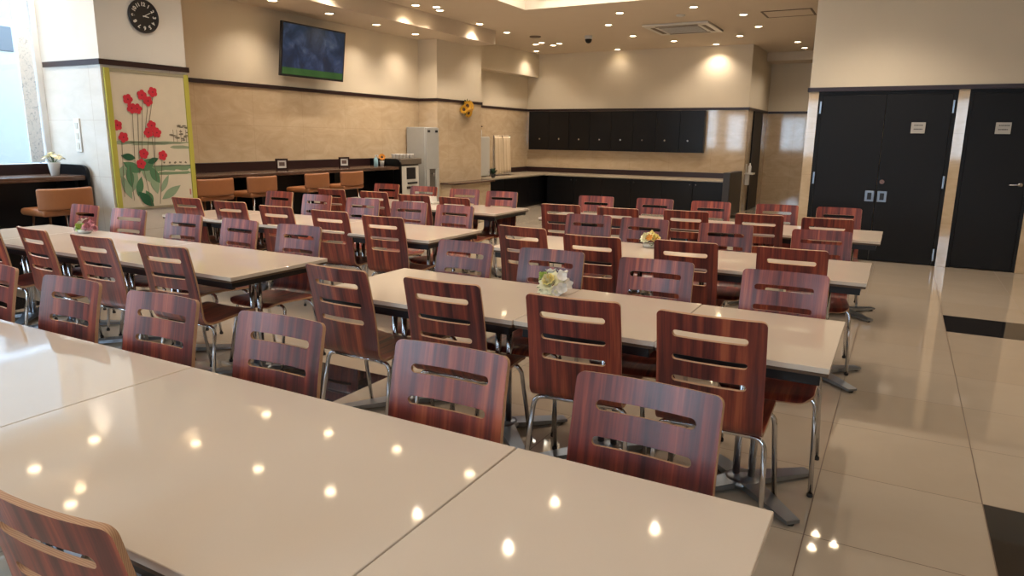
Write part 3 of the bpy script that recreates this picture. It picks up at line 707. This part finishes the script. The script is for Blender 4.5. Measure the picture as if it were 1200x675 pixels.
def blob(cx, cy, rx, ry, n=14, jag=.25, ang=0):
    y, z = pc(cx, cy); out = []
    for k in range(n):
        a = 2*pi*k/n; q = 1+random.uniform(-jag, jag); u, v = rx*cos(a)*q, ry*sin(a)*q
        out.append((min(Y1-w-.002, max(Y0+w+.002, y+u*cos(ang)-v*sin(ang))), z+u*sin(ang)+v*cos(ang)))
    return out
random.seed(11)
strokes('distant_bank', (140, 152, 124), [blob(260, 352, .40, .018, 24, .3), blob(380, 368, .12, .018, 14, .2), blob(150, 350, .14, .02, 16, .3)], X1)
strokes('bank', (116, 140, 106), [blob(290, 450, .36, .028, 26, .35), blob(340, 470, .26, .016, 20, .3), blob(380, 448, .14, .026, 16, .3)], X1+.0010)
strokes('bank_line', (92, 104, 84), [blob(200, 349, .16, .006, 20, .5), blob(300, 352, .14, .006, 20, .5), blob(330, 440, .2, .007, 20, .6)], X1+.0020)
tr = []
for (cx, cy) in ((345, 318), (378, 285), (405, 292), (382, 312), (408, 318), (360, 330), (395, 335)):
    for q in range(3): tr.append(blob(cx+random.uniform(-8, 8), cy+random.uniform(-8, 8), .024, .007, 8, .3))
def seg(a, b_, wd):
    (y0, z0), (y1, z1) = pc(*a), pc(*b_); d = hypot(y1-y0, z1-z0); ny, nz = -(z1-z0)/d*wd, (y1-y0)/d*wd
    return [(y0-ny, z0-nz), (y1-ny, z1-nz), (y1+ny, z1+nz), (y0+ny, z0+nz)]
for x in (345, 380, 405, 362): tr.append(seg((x, 300), (x+3, 348), .0025))
for x in (300, 325, 350, 375, 400): tr.append(blob(x, 428, .014, .010, 8, .4))
strokes('pine_trees', (112, 104, 88), tr, X1+.0020)
lf = []
def leafp(cx, cy, ln, wd, ang):
    y, z = pc(cx, cy); a = radians(ang); out = []
    for k in range(18):
        t_ = k/17; u = (t_*2-1 if k < 9 else 0); pass
    up = [(ln*(k/9-.5), wd*sin(pi*k/9)*(1.1-.3*k/9)) for k in range(10)]; dn = [(ln*(k/9-.5), -wd*sin(pi*k/9)*(1.1-.3*k/9)) for k in range(8, 0, -1)]
    for u, v in up+dn: out.append((max(Y0+w+.003, min(Y1-w-.003, y+u*cos(a)-v*sin(a))), z+u*sin(a)+v*cos(a)))
    return out
strokes('pale_leaves', (134, 156, 126), [leafp(328, 545, .26, .045, 30), leafp(135, 520, .26, .04, 110), leafp(255, 505, .24, .05, 100), leafp(165, 500, .24, .05, 70), leafp(230, 480, .2, .05, 140), leafp(120, 460, .14, .04, 60), leafp(300, 510, .2, .03, 60)], X1+.0030)
strokes('green_leaves', (74, 118, 82), [leafp(160, 445, .20, .05, 150), leafp(225, 435, .22, .055, 30), leafp(255, 475, .2, .045, 120), leafp(150, 480, .22, .04, 95), leafp(190, 520, .2, .04, 75), leafp(230, 560, .14, .035, 120)], X1+.0040)
strokes('dark_leaves', (30, 84, 54), [leafp(215, 570, .22, .05, 135), leafp(145, 405, .15, .035, 170), leafp(250, 420, .13, .03, 20)], X1+.0050)
sg = []
for a, b_ in (((168, 235), (172, 440)), ((190, 235), (190, 470)), ((212, 190), (200, 440)), ((236, 205), (215, 330)), ((258, 175), (228, 320)), ((248, 320), (262, 500)), ((205, 440), (240, 600)), ((290, 410), (275, 590)), ((120, 345), (125, 560)), ((150, 440), (165, 575)), ((262, 320), (258, 410)), ((235, 320), (225, 400))): sg.append(seg(a, b_, .0022))
strokes('stems', (92, 84, 66), sg, X1+.0060)
fl = []
def flow(cx, cy, R=.048):
    y, z = pc(cx, cy); a0 = random.uniform(0, 1)
    for k in range(5):
        a = a0+2*pi*k/5; cy_, cz_ = y+cos(a)*R*.58, z+sin(a)*R*.58; pts = []
        for j in range(10):
            q = 2*pi*j/10; pts.append((max(Y0+w+.002, cy_+R*.50*cos(q)), cz_+R*.50*sin(q)))
        fl.append(pts)
FC = ((150, 187), (210, 170), (258, 158), (236, 192), (165, 220), (188, 222), (103, 285), (127, 330), (248, 285), (233, 312), (270, 312), (210, 393), (197, 432), (293, 400))
col('paint_red', (190, 34, 52), .7); col('paint_maroon', (110, 18, 34), .7); k = 0
for c in FC:
    fl = []; flow(*c); b = MB()
    for pts in fl: b.poly([(X1+.0070+.0001*(k % 9), y, z) for y, z in pts], (.0008, 0, 0)); k += 1
    o = b.build('red_flower', 'paint_red', r); y, z = pc(*c)
    MB().poly([(X1+.0088, max(Y0+w+.002, y+.008*cos(2*pi*j/8)), z+.008*sin(2*pi*j/8)) for j in range(8)], (.0006, 0, 0)).build('flower_centre', 'paint_maroon', o)
b = MB(); y, z = pc(418, 545); b.box(X1, X1+.001, y-.008, y+.008, z-.03, z+.03); y, z = pc(420, 575); b.box(X1, X1+.001, y-.012, y+.012, z-.014, z+.012); b.build('seal', col('seal_red', (176, 112, 108), .7), r)
# switch on the column side
r = thing('wall_switch', 'tall white switch plate on the bright side of the pillar', 'switch', (-7.055, 4.088, 1.45))
MB().rbox(-.045, .045, -.012, 0, -.16, .16, .004).build('plate', 'white', r)
for z in (.09, -.01, -.1): MB().rbox(-.022, .022, -.018, -.012, z-.03, z+.03, .003).build('rocker', 'offwhite', r)
# sunflower wreath on the back pillar
r = thing('sunflower_decoration', 'bunch of artificial sunflowers hung on the pillar rail', 'flowers', (-7.33, 11.5, 2.03))
b0, b1 = MB(), MB()
for p, ax, R in (((.07, -.05, .02), (1, -.7, .1), .10), ((.05, .1, .03), (1, .1, .3), .10), ((.05, .02, -.11), (1, -.3, -.4), .09), ((.04, -.12, -.05), (.7, -1, 0), .085), ((.04, .13, -.09), (.8, .5, -.2), .08)): sunflower(b0, b1, p, Vector(ax), R)
b0.build('petals', col('petal_gold', (222, 168, 40)), r); b1.build('flower_heads', 'seed_brown', r)
b = MB(); random.seed(5)
for k in range(12):
    a = 2*pi*k/12; leafb(b, (.02, 0, -.02), (.04, .17*cos(a), -.02+.17*sin(a)), .03)
b.build('leaves', 'leaf', r); MB().box(-.018, .03, -.05, .05, -.07, .05).build('backing', 'leaf', r)

# ------------------------------------------------------------------ BACK KITCHENETTE
WC = thing('wall_cabinet', 'long black wall cabinet with eight small silver locks on the back wall', 'cabinet', (0, 0, 0))
MB().box(-7.88, -3.74, 15.17, 15.278, 1.21, 2.085).build('carcass', 'cab', WC)
dw = (4.14)/8
for k in range(8):
    x0 = -7.88+dw*k; d = MB().rbox(x0+.003, x0+dw-.003, 15.148, 15.17, 1.213, 2.082, .002).build('door', 'cab', WC)
    MB().lathe([(.018, -.008), (.02, 0)], (-7.59+dw*k*.97, 15.148, 1.46), 12, axis='Y').build('lock', 'chrome', d)
bc = thing('back_counter', 'long low black counter with a pale edge along the back wall', 'counter', (0, 0, 0))
MB().rbox(-7.10, -3.06, 14.45, 15.25, .655, .69, .004).build('worktop', col('grey_stone_top', (170, 158, 138), .25), bc)
MB().box(-7.10, -3.06, 15.25, 15.297, 0, .80).build('splashback', 'trim', bc)
MB().box(-7.06, -3.06, 14.52, 15.25, .0, .655).build('cabinet_body', 'cab', bc)
MB().rbox(-3.06, -2.93, 14.15, 15.297, 0, .86, .004).build('end_panel', col('brown_black', (48, 42, 38), .4), bc)
for k in range(6):
    x0 = -7.05+.664*k; d = MB().rbox(x0+.004, x0+.658, 14.50, 14.52, .05, .64, .002).build('door', 'cab', bc)
    MB().lathe([(.012, -.02), (.014, -.012), (.007, 0)], (x0+(.60 if k % 2 == 0 else .06), 14.50, .58), 10, axis='Y').build('knob', 'chrome', d)
sc = thing('side_counter', 'dark corner counter with pale edge running from the pillar to the back wall', 'counter', (0, 0, 0))
b = MB(); b.rbox(-7.985, -7.10, 12.12, 15.29, .655, .69, .004); b.build('worktop', 'grey_stone_top', sc)
MB().box(-7.985, -7.16, 12.12, 15.28, 0, .655).build('cabinet_body', 'cab', sc)
MB().box(-7.99, -7.96, 12.12, 15.25, .69, .80).box(-7.99, -7.10, 15.25, 15.29, .69, .80).build('splashback', 'trim', sc)
for k in range(4):
    y0 = 12.14+.56*k; d = MB().rbox(-7.16, -7.14, y0+.004, y0+.556, .05, .64, .002).build('door', 'cab', sc)
lg = thing('pillar_ledge', 'narrow brown-topped ledge wrapped around the foot of the pillar', 'ledge', (0, 0, 0))
MB().rbox(-7.345, -7.02, 10.66, 12.10, .63, .66, .006).build('ledge_top', 'dwood', lg); MB().box(-7.345, -7.12, 10.7, 12.08, 0, .63).build('ledge_body', 'marble', lg)
# white box and towels
r = thing('towel_cabinet', 'pale grey upright box standing on the side counter', 'box', (-7.65, 12.42, .69))
MB().rbox(-.25, .2, -.26, .18, .01, .80, .012).build('body', col('pale_grey', (190, 188, 180), .4), r)
MB().box(-.2, .15, -.2, .13, 0, .01).build('base', 'rubber', r); MB().rbox(.2, .215, -.24, .16, .03, .79, .004).build('door', 'pale_grey', r)
r = thing('towel_rail', 'chrome towel stand on the side counter with two cloths over it', 'stand', (-7.45, 13.1, .69))
MB().tube([(0, -.34, .82), (0, .34, .82)], .01).build('rail', 'chrome', r)
for sy in (-.34, .34): MB().tube([(0, sy, .01), (0, sy, .83)], .009).build('post', 'chrome', r)
MB().rbox(-.1, .1, -.4, .4, 0, .014, .003).build('base', 'chrome', r)
def towel(y0, y1, x, label, L_):
    b = MB()
    def fn(u, v):
        s = v*2-1; z = .69+.834-abs(s)*L_ if abs(s) > .02 else .69+.836
        f_ = .012*sin(u*16+x)*min(1, abs(s)*2)
        return Vector((x+(.02 if s > 0 else -.02)*min(1, abs(s)*12)+f_+(.02*s), y0+(y1-y0)*u+.012*sin(v*7), z))
    b.grid(fn, 20, 24); o = b.build('hanging_cloth', 'towel', None, fix=True); md = o.modifiers.new('s', 'SOLIDIFY'); md.thickness = .006; md.offset = 0; bake(o); tag(o, label, 'towel', 'cloths on the towel stand')
M['towel'] = plain('beige_towel', (206, 186, 156), .95, 0, .05, 60)
towel(12.78, 13.08, -7.45, 'beige cloth hanging on the towel stand, the left one', .79)
towel(13.12, 13.42, -7.45, 'beige cloth hanging on the towel stand, the right one', .77)
r = thing('potted_plant', 'small dark green plant in a pot at the foot of the hanging cloths', 'plant', (-7.22, 12.36, .69))
MB().lathe([(.04, 0), (.05, .07), (.045, .07)], (0, 0, 0), 14).build('pot', 'black', r)
b = MB(); random.seed(9)
for k in range(26):
    a = random.uniform(0, 2*pi); e_ = random.uniform(.1, 1.2); leafb(b, (0, 0, .06), (.1*cos(a)*cos(e_), .1*sin(a)*cos(e_), .08+.12*sin(e_)), .025)
b.build('foliage', col('dark_leaf', (34, 60, 36)), r)
# bottle on top of the towel rail
r = thing('pump_bottle', 'clear pump bottle with a dark cap standing on the pale grey box', 'bottle', (-7.62, 12.5, 1.49))
MB().lathe([(.03, 0), (.04, .01), (.04, .12), (.015, .15), (.012, .17)], (0, 0, 0), 14).build('body', 'offwhite', r); MB().lathe([(.018, .168), (.018, .20)], (0, 0, 0), 10).box(-.01, .06, -.008, .008, .196, .21).build('pump', 'black', r)
# sanitizer holder by the passage door
r = thing('sanitizer_holder', 'small white wall shelf holding a bottle beside the dark passage door', 'dispenser', (-2.9, 15.55, .78))
MB().rbox(.0, .16, -.13, .16, 0, .035, .004).build('shelf', 'offwhite', r)
MB().lathe([(.03, .035), (.034, .045), (.034, .17), (.014, .20), (.012, .24)], (.08, -.04, 0), 14).build('bottle', 'white', r)
MB().rbox(.0, .08, -.06, .02, -.22, 0, .01).build('canister', 'white', r); MB().rbox(0, .012, -.05, .05, .035, .22, .003).build('mounting_plate', 'offwhite', r)

# ------------------------------------------------------------------ things on tables far left: napkins
# white serving things seen on the left rearmost tables
tb = thing('napkin_tray', 'low tray of folded white napkins on the left rearmost tables', 'tray', (-4.95, 6.9, .7))
MB().rbox(-.15, .15, -.10, .10, 0, .02, .005).build('tray', 'offwhite', tb)
b = MB()
for k in range(7): b.poly([(-.13+.036*k, -.07, .02), (-.10+.036*k, -.07, .02), (-.115+.036*k, -.06, .085)], (0, .12, 0))
b.build('napkins', 'petal_white', tb)

# ------------------------------------------------------------------ CEILING FITTINGS
def downlight(x, y, z, label, group=None, pw=1.0):
    r = thing('ceiling_light', label, 'ceiling light', (x, y, z), 0, group or 'recessed downlights')
    if dl[0] is None:
        a = MB().lathe([(.055, -.001), (.078, -.001), (.080, -.005), (.060, -.008), (.054, -.003)], (0, 0, 0), 24).build('trim_ring', 'white', r); a2 = MB().lathe([(.055, -.0012), (.055, -.004)], (0, 0, 0), 20).build('lens', 'lamp', r); dl[0] = (a.data, a2.data)
    else:
        for n_, d_ in zip(('trim_ring', 'lens'), dl[0]):
            o = bpy.data.objects.new(n_, d_); COL.objects.link(o); o.parent = r
    key = round(pw, 2)
    if key not in dls:
        l = bpy.data.lights.new('downlight_bulb', 'SPOT'); l.energy = SPOT_W*pw; l.color = WARM; l.spot_size = radians(128); l.spot_blend = .9; l.shadow_soft_size = .025; dls[key] = l
    o = bpy.data.objects.new('bulb', dls[key]); COL.objects.link(o); o.parent = r; o.location = (0, 0, -.03)
dl = [None]; dls = {}
ordn = ['leftmost', 'second from left', 'third from left', 'fourth from left', 'fifth from left', 'sixth from left']
SL = [(-7.25, 4.0), (-7.22, 6.8), (-7.24, 7.84), (-7.28, 8.9), (-7.33, 9.96)]
for k, (x, y) in enumerate(SL): downlight(x, y, ZS, ['round downlight in the lowered strip above the window corner, out of frame', 'round downlight in the lowered ceiling strip, at the top picture edge', 'round downlight in the lowered ceiling strip, directly above the television', 'round downlight in the lowered ceiling strip, just right of the television', 'round downlight in the lowered ceiling strip, nearest the far pillar'][k], pw=.8)
VL = [(-6.59, 8.97, 'downlight of a tight cluster of three near the lowered strip, its left one'), (-6.39, 9.22, 'downlight of a tight cluster of three near the lowered strip, its upper right one'), (-6.51, 9.48, 'downlight of a tight cluster of three near the lowered strip, its lower right one'),
 (-6.64, 10.87, 'lone round downlight left of the coffer corner, above the end of the lowered strip'), (-6.70, 11.93, 'lone round downlight above the far pillar, beside a dark oval vent'),
 (-6.74, 13.46, 'downlight of the far cluster of four, its top left one'), (-6.97, 13.65, 'downlight of the far cluster of four, its leftmost one'), (-6.47, 13.72, 'downlight of the far cluster of four, its rightmost one'), (-6.70, 13.92, 'downlight of the far cluster of four, its bottom one'),
 (-4.09, 10.83, 'round downlight just below the coffer, nearest its right side'), (-4.67, 11.85, 'round downlight right of and above the dome camera'), (-4.73, 13.27, 'round downlight right of and level with the dome camera'), (-5.72, 15.10, 'dim round downlight against the back wall, over the wall cabinet'),
 (-2.94, 10.8, 'round downlight above and right of the cassette air conditioner, highest in view'), (-2.42, 11.75, 'large round downlight right of the cassette air conditioner, second highest in view'), (-2.42, 13.05, 'round downlight left of the ceiling access hatch'), (-4.23, 14.26, 'round downlight directly below the cassette air conditioner'), (-2.93, 14.05, 'round downlight near the outer corner of the back wall'), (-3.59, 15.05, 'round downlight against the back wall casting a bright scallop'), (-2.08, 15.32, 'round downlight over the passage, left one of two'), (-2.07, 16.33, 'round downlight over the passage, lower one of two')]
for x, y, l in VL: downlight(x, y, ZC, l, pw=.12 if l.startswith('dim') else 1.0)
downlight(-7.62 if False else -7.45, 14.62, 3.375, 'round downlight in the recess casting a bright scallop on the soffit', pw=.6)
NV = [(-7.08, 3.31), (-6.8, 3.55), (-6.56, 3.33), (-6.72, 4.82), (-5.61, 4.73), (-4.61, 4.74), (-3.6, 4.81), (-6.7, 5.83), (-5.62, 5.79), (-4.65, 5.85), (-3.62, 5.75), (-2.59, 5.66), (-1.6, 5.68), (-2.6, 4.75), (-.45, 8.9), (-.23, 8.76), (-.46, 8.55), (-6.6, 7.3), (-.6, 6.6), (-.6, 4.8), (.9, 7.0), (.9, 3.6), (2.4, 5.2), (2.4, 8.2), (-4.6, 2.4), (-2.4, 2.4), (-.4, 2.2), (1.5, 1.2), (-5.5, .4), (-3.0, .2), (-.8, -.4), (-4, -1.8), (-.5, -2.0), (2.5, -1)]
for x, y in NV: downlight(x, y, ZS if x < -6.8 else ZC, 'round recessed downlight outside the picture, above the tables', 'downlights outside the frame', pw=.75 if y < 4.5 else 1.0)
# coffer light
r = thing('coffer_light', 'short bright strip light in the corner of the ceiling coffer at the top edge', 'ceiling light', (-4.9, 9.93, ZC+.16))
MB().rbox(-.16, .16, -.03, .03, -.02, .02, .006).build('diffuser', 'panel_light', r); MB().box(-.18, .18, .03, .068, -.03, .03).build('housing', 'white', r)
area('coffer_panel', (-3.6, 9.2, ZC+.46), (0, 0, 0), 3.0, 1.2, 45, (1, .93, .82))
# air conditioner cassette
r = thing('air_conditioner', 'square ceiling cassette air conditioner with a grey grille', 'air conditioner', (-3.6, 12.65, ZC))
b = MB(); b.rbox(-.56, .56, -.56, .56, -.035, -.001, .01); b.build('panel', 'offwhite', r)
MB().box(-.33, .33, -.33, .33, -.042, -.035).build('grille', col('grille_grey', (110, 96, 80), .6), r)
b = MB(); [b.box(-.33, .33, -.31+.05*k, -.30+.05*k, -.046, -.042) for k in range(13)]; b.build('grille_slats', 'offwhite', r)
for k in range(4):
    o = MB().box(-.36, .36, .40, .47, -.039, -.035).build('louvre', 'grille_grey', r); o.rotation_euler = (0, 0, pi/2*k)
r = thing('dome_camera', 'dark dome security camera hanging from the ceiling', 'camera', (-5.49, 12.94, ZC))
MB().lathe([(.075, 0), (.075, -.05), (.07, -.06)], (0, 0, 0), 24).build('base', 'white', r)
MB().lathe([(.066, -.06), (.064, -.085), (.05, -.115), (.028, -.132), (.001, -.138)], (0, 0, 0), 24).build('dome', 'cab', r)
for (x, y, l, rr) in ((-6.45, 12.6, 'dark flat round ceiling speaker left of the dome camera', .11), (-6.35, 9.0 , '', 0), (-3.3, 11.4, 'pale round smoke detector just above the cassette air conditioner', .07)):
    if rr:
        r = thing('ceiling_speaker' if rr > .1 else 'smoke_detector', l, 'ceiling fitting', (x, y, ZC)); MB().lathe([(rr, 0), (rr, -.012), (rr*.9, -.02)], (0, 0, 0), 24).build('rim', 'offwhite' if rr < .1 else 'grille_grey', r); MB().lathe([(rr*.85, -.02), (rr*.5, -.026)], (0, 0, 0), 24).build('cover', 'offwhite' if rr < .1 else 'grille_grey', r)
r = thing('access_hatch', 'square ceiling access hatch outlined near the white wall corner', 'hatch', (-1.78, 11.9, ZC))
b = MB(); b.box(-.36, -.33, -.3, .3, -.008, 0).box(.33, .36, -.3, .3, -.008, 0).box(-.33, .33, -.3, -.28, -.008, 0).box(-.33, .33, .28, .3, -.008, 0); b.build('frame', 'grille_grey', r); MB().box(-.33, .33, -.28, .28, -.004, 0).build('cover', 'ceil', r)

# ------------------------------------------------------------------ OUTSIDE: parked van
r = thing('van', 'pale blue-grey van body parked outside the window', 'van', (-10.0, 3.0, 0))
vb = col('van_paint', (160, 172, 183), .5)
b = MB(); b.rbox(-1.9, 0, -2.6, 2.8, .45, 2.86, .12, 4); b.build('body', vb, r)
MB().rbox(-.004, .012, 1.55, 2.10, 2.46, 2.76, .05 if False else .005).build('side_window', col('van_glass', (84, 94, 106), .4), r)
MB().box(-.002, .006, 2.25, 2.27, .6, 2.84).build('panel_seam', col('seam_grey', (90, 104, 120)), r)
for y in (-1.7, 1.9):
    o = MB().lathe([(.2, -.11), (.34, -.11), (.36, -.05), (.36, .05), (.34, .11), (.2, .11)], (-.25, y, .36), 28, axis='X').build('wheel', 'rubber', r); MB().lathe([(.19, .0), (.19, .115)], (-.25, y, .36), 20, axis='X').build('hub_cap', 'steel', o)
r = thing('building', 'pale building facade across the street behind the van', 'building', (-16, 2, 0))
MB().box(-3, 0, -16, 16, -.1, 7).build('wall', col('facade', (120, 122, 122), .8), r)
b = MB()
for k in range(8): b.box(0, .03, -14+3.6*k, -12.2+3.6*k, 3.2, 4.6)
b.build('window', col('facade_glass', (120, 140, 156), .2), r)
